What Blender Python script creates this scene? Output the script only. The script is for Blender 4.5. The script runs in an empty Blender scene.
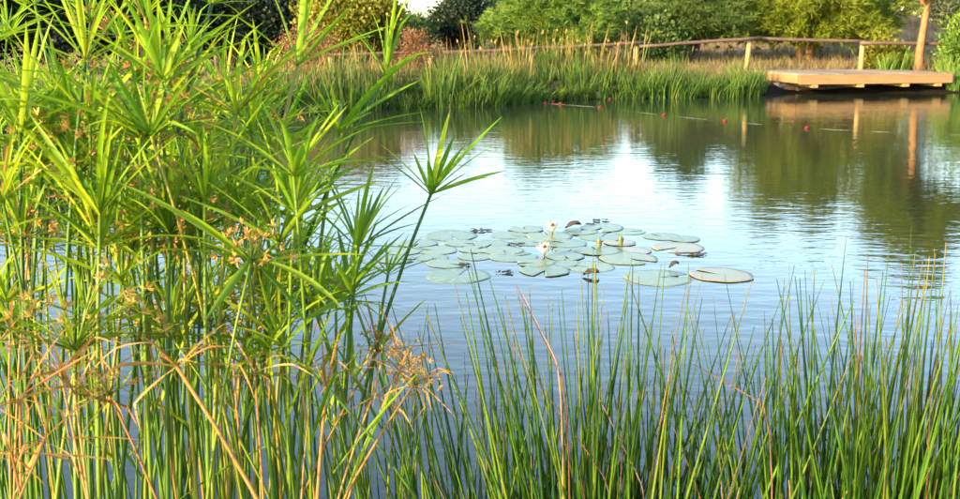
import bpy, math, random
import numpy as np
from mathutils import Vector, Matrix

S = bpy.context.scene
COL = S.collection
RAD = math.radians

# ------------------------------------------------------------------ camera
CAM_H, PITCH, FPX = 1.6, RAD(12.2), 1013.0
cd = bpy.data.cameras.new('camera'); cam = bpy.data.objects.new('camera', cd); COL.objects.link(cam)
cd.sensor_width = 36.0; cd.lens = 36.0 * FPX / 960.0
cd.clip_start = 0.05; cd.clip_end = 3000
cam.location = (0, 0, CAM_H); cam.rotation_euler = (RAD(90) - PITCH, 0, 0)
cd.dof.use_dof = True; cd.dof.focus_distance = 3.6; cd.dof.aperture_fstop = 9.0
S.camera = cam

# ------------------------------------------------------------------ sky, sun, exposure
SUN_EL, SUN_AZ = RAD(15), RAD(-128)           # low sun, behind the camera to the left
w = bpy.data.worlds.new('World'); S.world = w; w.use_nodes = True
wn = w.node_tree
sky = wn.nodes.new('ShaderNodeTexSky'); sky.sky_type = 'NISHITA'; sky.sun_disc = False
sky.sun_elevation = SUN_EL; sky.sun_rotation = SUN_AZ
sky.air_density = 1.0; sky.dust_density = 1.4; sky.ozone_density = 1.25
bg = wn.nodes['Background']; bg.inputs['Strength'].default_value = 0.15
wn.links.new(sky.outputs[0], bg.inputs['Color'])
sl = bpy.data.lights.new('sun', 'SUN'); so = bpy.data.objects.new('sun', sl); COL.objects.link(so)
sl.energy = 3.2; sl.angle = RAD(0.5); sl.color = (1.0, 0.72, 0.36)
sdir = Vector((math.sin(SUN_AZ) * math.cos(SUN_EL), math.cos(SUN_AZ) * math.cos(SUN_EL), math.sin(SUN_EL)))
so.rotation_euler = sdir.to_track_quat('Z', 'Y').to_euler(); so.location = sdir * 30
vs = S.view_settings
vs.view_transform = 'Standard'; vs.look = 'None'; vs.gamma = 1; vs.use_curve_mapping = False
vs.exposure = 2.55
S.cycles.use_denoising = True
S.cycles.max_bounces = 8; S.cycles.transparent_max_bounces = 8

# ------------------------------------------------------------------ helpers
rnd = random.Random(11)
CP, SP = math.cos(PITCH), math.sin(PITCH)
def ray(px, py):
    a, b = (px - 480.0) / FPX, -(py - 249.5) / FPX
    return Vector((a, CP + b * SP, -SP + b * CP))
def at(px, py, Y):                             # the point at distance Y (metres along +Y) seen there
    r = ray(px, py); return Vector((0, 0, CAM_H)) + r * (Y / r.y)
def on_z(px, py, z=0.0):                       # the point at height z seen there
    r = ray(px, py); return Vector((0, 0, CAM_H)) + r * ((z - CAM_H) / r.z)

def tag(o, label=None, cat=None, group=None, kind=None):
    if label: o['label'] = label
    if cat: o['category'] = cat
    if group: o['group'] = group
    if kind: o['kind'] = kind
    return o
def link(name, data, parent=None, loc=None):
    o = bpy.data.objects.new(name, data); COL.objects.link(o)
    if parent: o.parent = parent
    if loc is not None: o.location = loc
    return o
def thing(name, label, cat, loc=(0, 0, 0), rz=0, group=None):
    o = link(name, None, None, loc); o.rotation_euler = (0, 0, rz); o.empty_display_size = 0.1
    return tag(o, label, cat, group)
def mesh(name, V, F, mat=None, smooth=True, attrs=None):
    me = bpy.data.meshes.new(name)
    V = np.asarray(V, dtype=np.float32).reshape(-1, 3)
    if isinstance(F, np.ndarray):
        n, k = F.shape
        me.vertices.add(len(V)); me.vertices.foreach_set('co', V.ravel())
        me.loops.add(n * k); me.loops.foreach_set('vertex_index', F.astype(np.int32).ravel())
        me.polygons.add(n); me.polygons.foreach_set('loop_start', np.arange(0, n * k, k, dtype=np.int32))
        me.update(calc_edges=True)
    else:
        me.from_pydata(V.tolist(), [], F); me.update()
    for k, a in (attrs or {}).items():
        at_ = me.attributes.new(k, 'FLOAT', 'POINT'); at_.data.foreach_set('value', np.asarray(a, dtype=np.float32))
    if smooth: me.polygons.foreach_set('use_smooth', [True] * len(me.polygons))
    if mat: me.materials.append(mat)
    return me

class MB:                                      # collects shapes for one mesh
    def __init__(s): s.v, s.f, s.t, s.m = [], [], [], None
    def tube(s, pts, rads, sides=6, t0=0.0, t1=1.0, cap=True):
        pts = [Vector(p) for p in pts]; n = len(pts); b = len(s.v)
        up = None
        for i, p in enumerate(pts):
            d = (pts[min(i + 1, n - 1)] - pts[max(i - 1, 0)]).normalized()
            if up is None: up = Vector((1, 0, 0)) if abs(d.x) < .8 else Vector((0, 1, 0))
            x = (up - d * up.dot(d)).normalized(); y = d.cross(x); up = x
            for k in range(sides):
                a = 2 * math.pi * k / sides
                s.v.append(p + (x * math.cos(a) + y * math.sin(a)) * rads[i]); s.t.append(t0 + (t1 - t0) * i / max(1, n - 1))
        for i in range(n - 1):
            for k in range(sides):
                k2 = (k + 1) % sides
                s.f.append((b + i * sides + k, b + i * sides + k2, b + (i + 1) * sides + k2, b + (i + 1) * sides + k))
        if cap:
            s.f.append(tuple(b + k for k in range(sides))[::-1]); s.f.append(tuple(b + (n - 1) * sides + k for k in range(sides)))
    def box(s, c, half, M=None, bevel=0.0):
        b = len(s.v); M = M or Matrix.Identity(3); c = Vector(c)
        hx, hy, hz = half
        if bevel <= 0:
            for x in (-1, 1):
                for y in (-1, 1):
                    for z in (-1, 1): s.v.append(c + M @ Vector((x * hx, y * hy, z * hz))); s.t.append(0)
            for q in ((0, 1, 3, 2), (4, 6, 7, 5), (0, 4, 5, 1), (2, 3, 7, 6), (0, 2, 6, 4), (1, 5, 7, 3)): s.f.append(tuple(b + i for i in q))
        else:                                  # chamfered long edges: an octagon swept along local x
            prof = [(-hy + bevel, -hz), (hy - bevel, -hz), (hy, -hz + bevel), (hy, hz - bevel), (hy - bevel, hz), (-hy + bevel, hz), (-hy, hz - bevel), (-hy, -hz + bevel)]
            for x in (-hx, hx):
                for y, z in prof: s.v.append(c + M @ Vector((x, y, z))); s.t.append(0)
            for i in range(8): s.f.append((b + i, b + (i + 1) % 8, b + 8 + (i + 1) % 8, b + 8 + i))
            s.f.append(tuple(b + i for i in range(8))[::-1]); s.f.append(tuple(b + 8 + i for i in range(8)))
    def quadstrip(s, rows, ts=None):           # rows of equally many points
        b = len(s.v); m = len(rows[0])
        for i, r in enumerate(rows):
            for p in r: s.v.append(Vector(p)); s.t.append(ts[i] if ts else 0)
        for i in range(len(rows) - 1):
            for k in range(m - 1):
                s.f.append((b + i * m + k, b + i * m + k + 1, b + (i + 1) * m + k + 1, b + (i + 1) * m + k))
    def mesh(s, name, mat, smooth=True):
        me = mesh(name, np.array([tuple(v) for v in s.v]), s.f, None if s.m else mat, smooth, {'t': s.t})
        if s.m:
            for k in mat: me.materials.append(k)
            me.polygons.foreach_set('material_index', s.m)
        return me
    def build(s, name, mat, parent=None, smooth=True, loc=None):
        return link(name, s.mesh(name, mat, smooth), parent, loc)

# ------------------------------------------------------------------ materials
def nodes(name):
    m = bpy.data.materials.new(name); m.use_nodes = True
    nt = m.node_tree; return m, nt, nt.nodes['Principled BSDF'], nt.nodes['Material Output']
def N(nt, t, **kw):
    n = nt.nodes.new(t)
    for k, v in kw.items(): setattr(n, k, v)
    return n
def ramp(nt, fac, stops):
    r = N(nt, 'ShaderNodeValToRGB'); nt.links.new(fac, r.inputs[0])
    el = r.color_ramp.elements
    while len(el) < len(stops): el.new(0.5)
    for e, (p, c) in zip(el, stops): e.position = p; e.color = (*c, 1)
    return r.outputs[0]
def mixc(nt, fac, a, b, mode='MIX'):
    m = N(nt, 'ShaderNodeMix', data_type='RGBA', blend_type=mode)
    for i, x in ((0, fac), (6, a), (7, b)):
        if hasattr(x, 'is_output'): nt.links.new(x, m.inputs[i])
        elif isinstance(x, (int, float)): m.inputs[i].default_value = x
        else: m.inputs[i].default_value = (*x, 1)
    return m.outputs[2]
def noise(nt, scale, detail=3, coord='Object', sc=(1, 1, 1), rough=.5):
    tc = N(nt, 'ShaderNodeTexCoord'); mp = N(nt, 'ShaderNodeMapping'); mp.inputs['Scale'].default_value = sc
    nt.links.new(tc.outputs[coord], mp.inputs[0])
    n = N(nt, 'ShaderNodeTexNoise'); n.inputs['Scale'].default_value = scale; n.inputs['Detail'].default_value = detail; n.inputs['Roughness'].default_value = rough
    nt.links.new(mp.outputs[0], n.inputs[0]); return n.outputs[0]
def leafmat(name, stops, transl=.35, rough=.45, tip=None, tip_at=(.82, 1.0), use='object', tmul=1.25, spec=.22):
    """foliage: colour varies from piece to piece, tips may be withered, light passes through"""
    m, nt, p, out = nodes(name)
    if use == 'object':
        r = N(nt, 'ShaderNodeObjectInfo').outputs['Random']
    else:
        r = N(nt, 'ShaderNodeAttribute', attribute_name='tint').outputs['Fac']
    c = ramp(nt, r, stops)
    nz = noise(nt, 9.0 if use == 'object' else 1.4, 2)
    c = mixc(nt, .35, c, ramp(nt, nz, [(.3, (.45, .45, .45)), (.7, (1, 1, 1))]), 'MULTIPLY')
    if tip:
        t = N(nt, 'ShaderNodeAttribute', attribute_name='t').outputs['Fac']
        mr = N(nt, 'ShaderNodeMapRange'); nt.links.new(t, mr.inputs[0])
        if use == 'object':                     # each piece withers from another height
            ma = N(nt, 'ShaderNodeMath', operation='MULTIPLY_ADD'); nt.links.new(r, ma.inputs[0])
            ma.inputs[1].default_value = -7.31; ma.inputs[2].default_value = 8.0
            fr = N(nt, 'ShaderNodeMath', operation='FRACT'); nt.links.new(ma.outputs[0], fr.inputs[0])
            mb = N(nt, 'ShaderNodeMath', operation='MULTIPLY_ADD'); nt.links.new(fr.outputs[0], mb.inputs[0])
            mb.inputs[1].default_value = 1.05 - tip_at[0]; mb.inputs[2].default_value = tip_at[0]
            nt.links.new(mb.outputs[0], mr.inputs[1])
        else: mr.inputs[1].default_value = tip_at[0]
        mr.inputs[2].default_value = max(1.08, tip_at[1])
        c = mixc(nt, mr.outputs[0], c, tip)
    nt.links.new(c, p.inputs['Base Color']); p.inputs['Roughness'].default_value = rough
    p.inputs['Specular IOR Level'].default_value = spec
    if transl > 0:
        tr = N(nt, 'ShaderNodeBsdfTranslucent'); mx = N(nt, 'ShaderNodeMixShader'); mx.inputs[0].default_value = transl
        c2 = mixc(nt, 1.0, c, (tmul, tmul, tmul * .6), 'MULTIPLY')
        nt.links.new(c2, tr.inputs[0]); nt.links.new(p.outputs[0], mx.inputs[1]); nt.links.new(tr.outputs[0], mx.inputs[2])
        nt.links.new(mx.outputs[0], out.inputs[0])
    return m
def solid(name, stops, rough=.7, scale=12, sc=(1, 1, 1), bump=0.0, detail=4, objvar=0.0, metal=0, bscale=None):
    m, nt, p, out = nodes(name)
    n = noise(nt, scale, detail, sc=sc)
    c = ramp(nt, n, stops)
    if objvar:
        r = N(nt, 'ShaderNodeObjectInfo').outputs['Random']
        c = mixc(nt, 1.0, c, ramp(nt, r, [(0, (1 - objvar,) * 3), (1, (1 + objvar * .3,) * 3)]), 'MULTIPLY')
    nt.links.new(c, p.inputs['Base Color']); p.inputs['Roughness'].default_value = rough
    if bump:
        b = N(nt, 'ShaderNodeBump'); b.inputs['Strength'].default_value = bump; b.inputs['Distance'].default_value = .02
        nt.links.new(noise(nt, bscale or scale * 2, 5, sc=sc), b.inputs['Height']); nt.links.new(b.outputs[0], p.inputs['Normal'])
    return m

M = {}
M['bract'] = leafmat('bract_green', [(0, (.085, .205, .010)), (.5, (.18, .31, .013)), (1, (.32, .40, .018))], .45, .5, (.33, .2, .07), (.90, 1.0))
M['culm'] = leafmat('culm_green', [(0, (.03, .085, .006)), (.5, (.065, .14, .008)), (.85, (.14, .19, .012)), (1, (.24, .17, .03))], 0, .5)
M['dry'] = leafmat('dry_straw', [(0, (.23, .11, .028)), (.5, (.34, .185, .048)), (1, (.43, .28, .10))], .25, .6)
M['spike'] = leafmat('spikelet_brown', [(0, (.33, .18, .045)), (.5, (.45, .28, .075)), (1, (.40, .31, .10))], .25, .6)
M['rush'] = leafmat('rush_green', [(0, (.018, .066, .008)), (.5, (.042, .115, .010)), (.85, (.085, .17, .012)), (1, (.14, .18, .02))], .12, .4, (.26, .13, .06), (.84, 1.0))
M['rushdry'] = leafmat('rush_dry', [(0, (.13, .05, .03)), (.6, (.22, .11, .055)), (1, (.36, .25, .13))], .12, .6)
M['pad'] = None
M['wood'] = solid('weathered_wood', [(.3, (.2, .14, .09)), (.7, (.3, .22, .15))], .7, 5, (.6, 9, 9), .25, objvar=.25)
M['deckwood'] = solid('deck_boards_wood', [(.3, (.15, .115, .08)), (.7, (.27, .215, .155))], .65, 4, (9, .7, 9), .25, objvar=.45)
M['fascia'] = solid('warm_stained_wood', [(.3, (.19, .11, .042)), (.7, (.28, .17, .068))], .55, 4, (.5, 9, 9), .2, objvar=.12)
M['post'] = solid('peeled_log', [(.3, (.19, .125, .04)), (.7, (.30, .215, .075))], .65, 6, (3, 3, .4), .3)
M['rail'] = solid('grey_log', [(.3, (.045, .028, .018)), (.7, (.105, .065, .042))], .75, 6, (.5, 6, 6), .3)
M['dark'] = solid('wet_dark_wood', [(.3, (.035, .025, .015)), (.7, (.08, .055, .035))], .7, 8)
M['rock'] = solid('bank_rock', [(.3, (.16, .13, .10)), (.7, (.34, .28, .22))], .85, 5, bump=.6)
M['float'] = solid('red_float', [(.3, (.08, .014, .014)), (.7, (.14, .024, .022))], .45, 14, objvar=.2)
M['float'].node_tree.nodes['Principled BSDF'].inputs['Specular IOR Level'].default_value = .1; M['float'].node_tree.nodes['Principled BSDF'].inputs['Roughness'].default_value = .8
M['rope'] = solid('pale_rope', [(.3, (.07, .075, .06)), (.7, (.14, .14, .12))], .7, 30)
M['debris'] = solid('dark_leaf_litter', [(.3, (.012, .012, .014)), (.7, (.05, .04, .035))], .5, 20)
M['deadleaf'] = solid('brown_dead_leaf', [(.3, (.025, .018, .008)), (.7, (.065, .04, .018))], .55, 30, bump=.3)
M['petal'] = leafmat('white_petal', [(0, (.82, .82, .76)), (1, (.88, .88, .84))], .3, .45, tmul=1.0)
M['sepal'] = leafmat('sepal_olive', [(0, (.09, .10, .03)), (1, (.18, .11, .035))], .15, .5)
M['stamen'] = solid('yellow_stamens', [(.3, (.6, .4, .04)), (.7, (.75, .55, .1))], .6)
M['bark'] = solid('pine_bark', [(.3, (.085, .044, .014)), (.52, (.18, .10, .035)), (.75, (.065, .036, .014))], .85, 7, (1, 1, .35), .7)
M['barkdark'] = solid('grey_bark', [(.3, (.06, .045, .03)), (.7, (.16, .12, .085))], .9, 7, (1, 1, .4), .6)
def crown_mat(name, stops, **k): return leafmat(name, stops, use='tint', rough=.55, spec=.25, **k)
M['cr_dark'] = crown_mat('foliage_dark_shade', [(0, (.012, .022, .014)), (1, (.035, .06, .03))], transl=.2)  # dark green; the shade on the left trees is put into this colour
M['cr_yellow'] = crown_mat('foliage_yellow_green', [(0, (.10, .125, .012)), (1, (.23, .21, .02))], transl=.35)
M['cr_mid'] = crown_mat('foliage_mid_green', [(0, (.04, .085, .02)), (1, (.11, .17, .035))], transl=.3)
M['cr_pine'] = crown_mat('foliage_fresh_pine', [(0, (.06, .145, .02)), (1, (.18, .27, .035))], transl=.3)
M['cr_pine2'] = crown_mat('foliage_golden_pine', [(0, (.075, .135, .012)), (1, (.22, .26, .02))], transl=.3)
M['cr_grey'] = crown_mat('foliage_grey_olive', [(0, (.05, .065, .035)), (1, (.12, .14, .075))], transl=.25)
M['cr_dry'] = crown_mat('foliage_dry_rust', [(0, (.15, .075, .03)), (1, (.26, .14, .055))], transl=.25)
M['reed'] = leafmat('far_reed_green', [(0, (.025, .075, .012)), (.75, (.07, .15, .018)), (1, (.17, .20, .025))], .3, .5, (.24, .22, .05), (.72, 1.25), 'tint')
M['reedgold'] = leafmat('far_reed_gold', [(0, (.05, .10, .025)), (.5, (.11, .14, .03)), (1, (.30, .21, .07))], .3, .5, (.38, .22, .07), (.6, 1.1), 'tint')
M['drygrass'] = leafmat('dry_bank_grass', [(0, (.10, .075, .042)), (.6, (.19, .145, .075)), (1, (.15, .16, .045))], .25, .7, None, use='tint')

# ------------------------------------------------------------------ ground with the pond basin
POND = [(-12, 6.5), (-6, 3.3), (-2.2, 2.5), (0, 2.25), (2, 2.3), (6, 2.9), (13, 5), (19, 11), (20, 20), (17, 25.5), (12.9, 26.7), (10.5, 26.85), (8.3, 26.65), (7.0, 25.5),
        (5.4, 25.0), (3.9, 24.6), (1.9, 23.9), (.8, 22.9), (0, 22.1), (-2.1, 21.2), (-3.6, 19.6), (-8, 17.5), (-13, 14)]
PA = np.array(POND)
def sdist(X, Y):                               # signed distance to the shore, positive on land
    P = np.stack([X.ravel(), Y.ravel()], 1); d = np.full(len(P), 1e9); ins = np.zeros(len(P), bool)
    for i in range(len(PA)):
        a, b = PA[i], PA[(i + 1) % len(PA)]; e = b - a
        t = np.clip(((P - a) @ e) / (e @ e), 0, 1)
        d = np.minimum(d, np.hypot(*(P - a - t[:, None] * e).T))
        c = (a[1] > P[:, 1]) != (b[1] > P[:, 1])
        with np.errstate(divide='ignore', invalid='ignore'):
            xi = (b[0] - a[0]) * (P[:, 1] - a[1]) / (b[1] - a[1] if b[1] != a[1] else 1e-9) + a[0]
        ins ^= c & (P[:, 0] < xi)
    return np.where(ins, -d, d).reshape(X.shape)
def sst(x, a, b):
    t = np.clip((x - a) / (b - a), 0, 1); return t * t * (3 - 2 * t)
def gz(X, Y):
    X = np.asarray(X, float); Y = np.asarray(Y, float)
    d = sdist(X, Y)
    far = sst(Y, 12, 20)
    land = .02 + .13 * sst(d, 0, .7) + far * .30 * sst(d, 0.2, 1.6)
    land += far * (.55 * sst(Y, 30, 44) + .9 * sst(Y, 44, 75) + 1.2 * sst(Y, 75, 200))
    land += .04 * np.sin(X * 1.3 + .5 * Y) * np.cos(Y * .9 - X * .4) * sst(d, .6, 2)
    land += 1.75 * np.exp(-(((X - 16.2) / 3.0) ** 2 + ((Y - 44) / 4.0) ** 2))      # the dry mound behind the deck
    bed = -.9 * sst(-d, 0, 3.0) - .02
    return np.where(d > 0, land, bed)
def gz1(x, y): return float(gz(np.array([x]), np.array([y]))[0])
def axis(lo, hi, step, far):
    a = list(np.arange(lo, hi + 1e-6, step)); s = step
    while a[-1] < far: s *= 1.35; a.append(a[-1] + s)
    s = step
    while a[0] > -far: s *= 1.35; a.insert(0, a[0] - s)
    return np.array(a)
gx, gy = axis(-16, 26, .38, 900), axis(-3, 50, .38, 900)
GX, GY = np.meshgrid(gx, gy); GZ = gz(GX, GY)
nx, ny = len(gx), len(gy)
idx = np.arange(nx * ny).reshape(ny, nx)
GF = np.stack([idx[:-1, :-1], idx[:-1, 1:], idx[1:, 1:], idx[1:, :-1]], -1).reshape(-1, 4)
m, nt, p, out = nodes('dry_earth_and_grass')
c = ramp(nt, noise(nt, .55, 5), [(.3, (.21, .125, .06)), (.5, (.28, .18, .09)), (.68, (.2, .15, .05))])
c = mixc(nt, .6, c, ramp(nt, noise(nt, 14, 5), [(.3, (.45, .45, .45)), (.7, (1, 1, 1))]), 'MULTIPLY')
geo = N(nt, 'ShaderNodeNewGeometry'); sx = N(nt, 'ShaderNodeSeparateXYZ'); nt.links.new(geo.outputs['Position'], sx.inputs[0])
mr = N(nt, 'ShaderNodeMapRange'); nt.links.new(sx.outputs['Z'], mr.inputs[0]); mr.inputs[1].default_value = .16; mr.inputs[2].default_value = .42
c = mixc(nt, mr.outputs[0], (.012, .009, .006), c)  # wet mud by the water, its colour also holding the deck's shade
nt.links.new(c, p.inputs['Base Color']); p.inputs['Roughness'].default_value = .95; p.inputs['Specular IOR Level'].default_value = .05
b = N(nt, 'ShaderNodeBump'); b.inputs['Strength'].default_value = .8; b.inputs['Distance'].default_value = .08
nt.links.new(noise(nt, 9, 6), b.inputs['Height']); nt.links.new(b.outputs[0], p.inputs['Normal'])
ground = link('ground', mesh('ground', np.stack([GX, GY, GZ], -1), GF, m)); tag(ground, 'dry grassy banks around the pond', 'ground', kind='structure')

# ------------------------------------------------------------------ water
m, nt, p, out = nodes('pond_water')
p.inputs['Base Color'].default_value = (.014, .020, .012, 1)
p.inputs['Roughness'].default_value = .03; p.inputs['IOR'].default_value = 1.333
n1 = noise(nt, 1.0, 3, sc=(3.2, 7.5, 1)); n2 = noise(nt, 1.0, 2, sc=(.5, .9, 1)); n3 = noise(nt, 1.0, 2, sc=(9, 15, 1))
n4 = noise(nt, .16, 2)
b1 = N(nt, 'ShaderNodeBump'); b1.inputs['Distance'].default_value = .0060
mr = N(nt, 'ShaderNodeMapRange'); nt.links.new(n4, mr.inputs[0]); mr.inputs[1].default_value = .35; mr.inputs[2].default_value = .65
mr.inputs[3].default_value = .35; mr.inputs[4].default_value = .8
nt.links.new(mr.outputs[0], b1.inputs['Strength']); nt.links.new(n1, b1.inputs['Height'])
b2 = N(nt, 'ShaderNodeBump'); b2.inputs['Distance'].default_value = .009; b2.inputs['Strength'].default_value = .5
nt.links.new(n2, b2.inputs['Height']); nt.links.new(b1.outputs[0], b2.inputs['Normal'])
b3 = N(nt, 'ShaderNodeBump'); b3.inputs['Distance'].default_value = .0008; b3.inputs['Strength'].default_value = .5
nt.links.new(n3, b3.inputs['Height']); nt.links.new(b2.outputs[0], b3.inputs['Normal'])
nt.links.new(b3.outputs[0], p.inputs['Normal'])
xs, ys = np.linspace(-14, 21.5, 60), np.linspace(1.6, 28.2, 60)
WX, WY = np.meshgrid(xs, ys); wi = np.arange(3600).reshape(60, 60)
WF = np.stack([wi[:-1, :-1], wi[:-1, 1:], wi[1:, 1:], wi[1:, :-1]], -1).reshape(-1, 4)
tag(link('water', mesh('water', np.stack([WX, WY, WX * 0], -1), WF, m)), 'rippled pond water mirroring sky and trees', 'water', kind='structure')

# ------------------------------------------------------------------ wooden deck
A = on_z(799, 74.3, .52); A.z = 0; A2 = on_z(952, 72.8, .52); A2.z = 0; U = (A2 - A).normalized(); Vv = Vector((-U.y, U.x, 0))
ang = math.atan2(U.y, U.x); DW, DD, DZ = (A2 - A).length, 2.7, .52
deck = thing('wooden_deck', 'low wooden deck of grey boards with warm brown edge, jutting over the pond', 'deck', A, ang)
nb = 31; bw = DW / nb
for i in range(nb):
    mb = MB(); mb.box((0, 0, 0), (DD / 2, bw / 2 - .007, .016), Matrix.Rotation(RAD(90), 3, 'Z'), .004)
    if i == 0: bm_ = mb.mesh('plank', M['deckwood'], False)
    link('plank', bm_, deck, ((i + .5) * bw, DD / 2 + rnd.uniform(-.006, .006), DZ - .016 + rnd.uniform(-.002, .002)))
mb = MB(); mb.box((DW / 2 * 0.5 + .0, -.026, DZ - .14), (DW / 4 - .003, .022, .12), None, .006); mb.build('fascia_board', M['fascia'], deck, False)
mb = MB(); mb.box((DW * .75, -.026, DZ - .14), (DW / 4 - .003, .022, .12), None, .006); mb.build('fascia_board', M['fascia'], deck, False)
R90 = Matrix.Rotation(RAD(90), 3, 'Z')
mb = MB(); mb.box((-.026, DD / 2 - .02, DZ - .125), (DD / 2, .022, .105), R90, .006); mb.build('fascia_board', M['fascia'], deck, False)
mb = MB(); mb.box((DW + .026, DD / 2 - .02, DZ - .135), (DD / 2, .022, .115), R90, .006); mb.build('fascia_board', M['fascia'], deck, False)
for x in (.45, 1.75, 3.05, 4.0):
    mb = MB(); mb.box((x, DD / 2 - .03, DZ - .302), (DD / 2, .09, .04), R90, .006); mb.build('joist', M['post'], deck, False)
for x in (.5, 2.2, 3.9):
    mb = MB(); mb.tube([(x, .95, -.85), (x, .95, DZ - .34)], [.08, .08], 8); mb.build('pile', M['dark'], deck)
mb = MB(); mb.box((DW / 2, .95, DZ - .393), (DW / 2 - .1, .06, .05)); mb.build('beam', M['dark'], deck, False)

# ------------------------------------------------------------------ rocks under and beside the deck
def rock(loc, r, label, sc=(1, .8, .7)):
    ico = []
    import bmesh
    bm = bmesh.new(); bmesh.ops.create_icosphere(bm, subdivisions=3, radius=1)
    ph = rnd.uniform(0, 9)
    for v in bm.verts:
        c = v.co; k = 1 + .16 * math.sin(3 * c.x + ph) * math.cos(2.6 * c.y + ph) + .1 * math.sin(6 * c.z + 4 * c.x + ph)
        v.co = Vector((c.x * sc[0], c.y * sc[1], c.z * sc[2])) * k * r
    me = bpy.data.meshes.new('rock'); bm.to_mesh(me); bm.free(); me.materials.append(M['rock'])
    me.polygons.foreach_set('use_smooth', [True] * len(me.polygons))
    return tag(link('rock', me, None, loc), label, 'rock')
rp = on_z(779, 90, 0.05); rock((rp.x, rp.y - .15, .1), .27, 'rounded brown rock under the left corner of the deck', (.9, .8, .95))
for px, py, r, lab in ((760, 88, .2, 'dark mossy stone where the reeds meet the deck'), (803, 88, .22, 'flat dark stone in the shade behind the corner rock'), (850, 88, .26, 'broad dark stone in the shade under the middle of the deck'), (905, 87, .24, 'dark stone in the shade under the outer end of the deck')):
    rp = on_z(px, py, .05); rock((rp.x, rp.y + .25, .06), r, lab, (1.3, .8, .7))
rp = on_z(592, 99, 0.0); rock((rp.x, rp.y + .1, .02), .24, 'low grey-brown stone at the foot of the far reeds', (1.4, .8, .55))

# ------------------------------------------------------------------ rail fence
fence = thing('rail_fence', 'rustic log rail fence running along the far bank behind the reeds', 'fence', (0, 0, 0))
FY = 29.0
def logpts(a, b, n=7, wob=.008):
    return [a.lerp(b, i / (n - 1)) + Vector((0, rnd.uniform(-wob, wob), rnd.uniform(-wob, wob))) for i in range(n)]
posts = [(430, 52, 27.6), (532, 49, 28.2), (636, 46, 28.8), (750, 39, 29.0), (863, 41, 29.0), (965, 43.5, 29.2), (330, 55, 27)]
for px, py, Y in posts:
    t = at(px, py, Y); z0 = gz1(t.x, t.y) - .15
    mb = MB(); lean = rnd.uniform(-.05, .05) if px != 750 else -.09
    mb.tube([(t.x + lean, t.y, z0), (t.x + lean * .4, t.y, (z0 + t.z) / 2), (t.x, t.y, t.z)], [.074, .07, .068], 9)
    mb.build('post', M['post'], fence)
def rail(p0, Y0, p1, Y1, r0, r1):
    a, b_ = at(*p0, Y0), at(*p1, Y1); pts = logpts(a, b_)
    mb = MB(); mb.tube(pts, [.78 * (r0 + (r1 - r0) * i / 6) for i in range(7)], 8); mb.build('rail', M['rail'], fence)
rail((325, 55), 26.9, (440, 52), 27.5, .05, .055); rail((428, 53), 27.5, (545, 48.5), 28.1, .055, .05); rail((520, 49.5), 28.0, (650, 42.5), 28.7, .06, .05)
rail((640, 46.5), 28.65, (762, 38), 28.85, .05, .065); rail((752, 38.8), 29.0, (868, 41.2), 29.0, .06, .055); rail((860, 43), 28.85, (970, 44), 29.05, .065, .055)

# ------------------------------------------------------------------ float lines
def float_line(label, pts, floats, fr):
    P = [on_z(x, y, .0) for x, y in pts]
    t = thing('float_line', label, 'rope', (P[0].x, P[0].y, 0))
    o = Vector((P[0].x, P[0].y, 0)); Q = []
    for a, b_ in zip(P[:-1], P[1:]):
        for i in range(5): Q.append(a.lerp(b_, i / 5) - o + Vector((0, rnd.uniform(-.02, .02), rnd.uniform(-.009, .0025))))
    Q.append(P[-1] - o)
    mb = MB(); mb.tube(Q, [.0032] * len(Q), 5); mb.build('rope', M['rope'], t)
    for k, (x, y) in enumerate(floats):
        if k == 0:                              # an oval float with a collar at each end
            mb = MB(); prof = [(-.075, .018), (-.066, .03), (-.06, .05), (-.035, .066), (0, .07), (.035, .066), (.06, .05), (.066, .03), (.075, .018)]
            mb.tube([(u, 0, 0) for u, _ in prof], [r for _, r in prof], 12); fm = mb.mesh('float', M['float'])
        c = on_z(x, y, .012) - o
        f = link('float', fm, t, c); f.scale = (fr,) * 3; f.rotation_euler = (0, rnd.uniform(-.2, .2), rnd.uniform(-.5, .5))
    return t
float_line('pale rope with red floats crossing the open water in front of the deck',
           [(505, 101), (546, 103.5), (600, 107.5), (664, 115.5), (725, 121.5), (807, 128.5), (880, 132), (985, 136)],
           [(546, 103.3), (560.5, 104), (600, 107.3), (664, 115), (725, 120.8), (807, 128)], .54)
float_line('pale rope with red floats lying close along the far reeds',
           [(520, 104), (553, 102.2), (610, 99.5), (655, 98.3), (718, 96.5), (736, 95.5), (768, 92.8), (790, 92)],
           [(553, 102), (610, 99.2), (655, 98), (718, 96.2), (736, 95.2), (768, 92.3)], .54)

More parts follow.
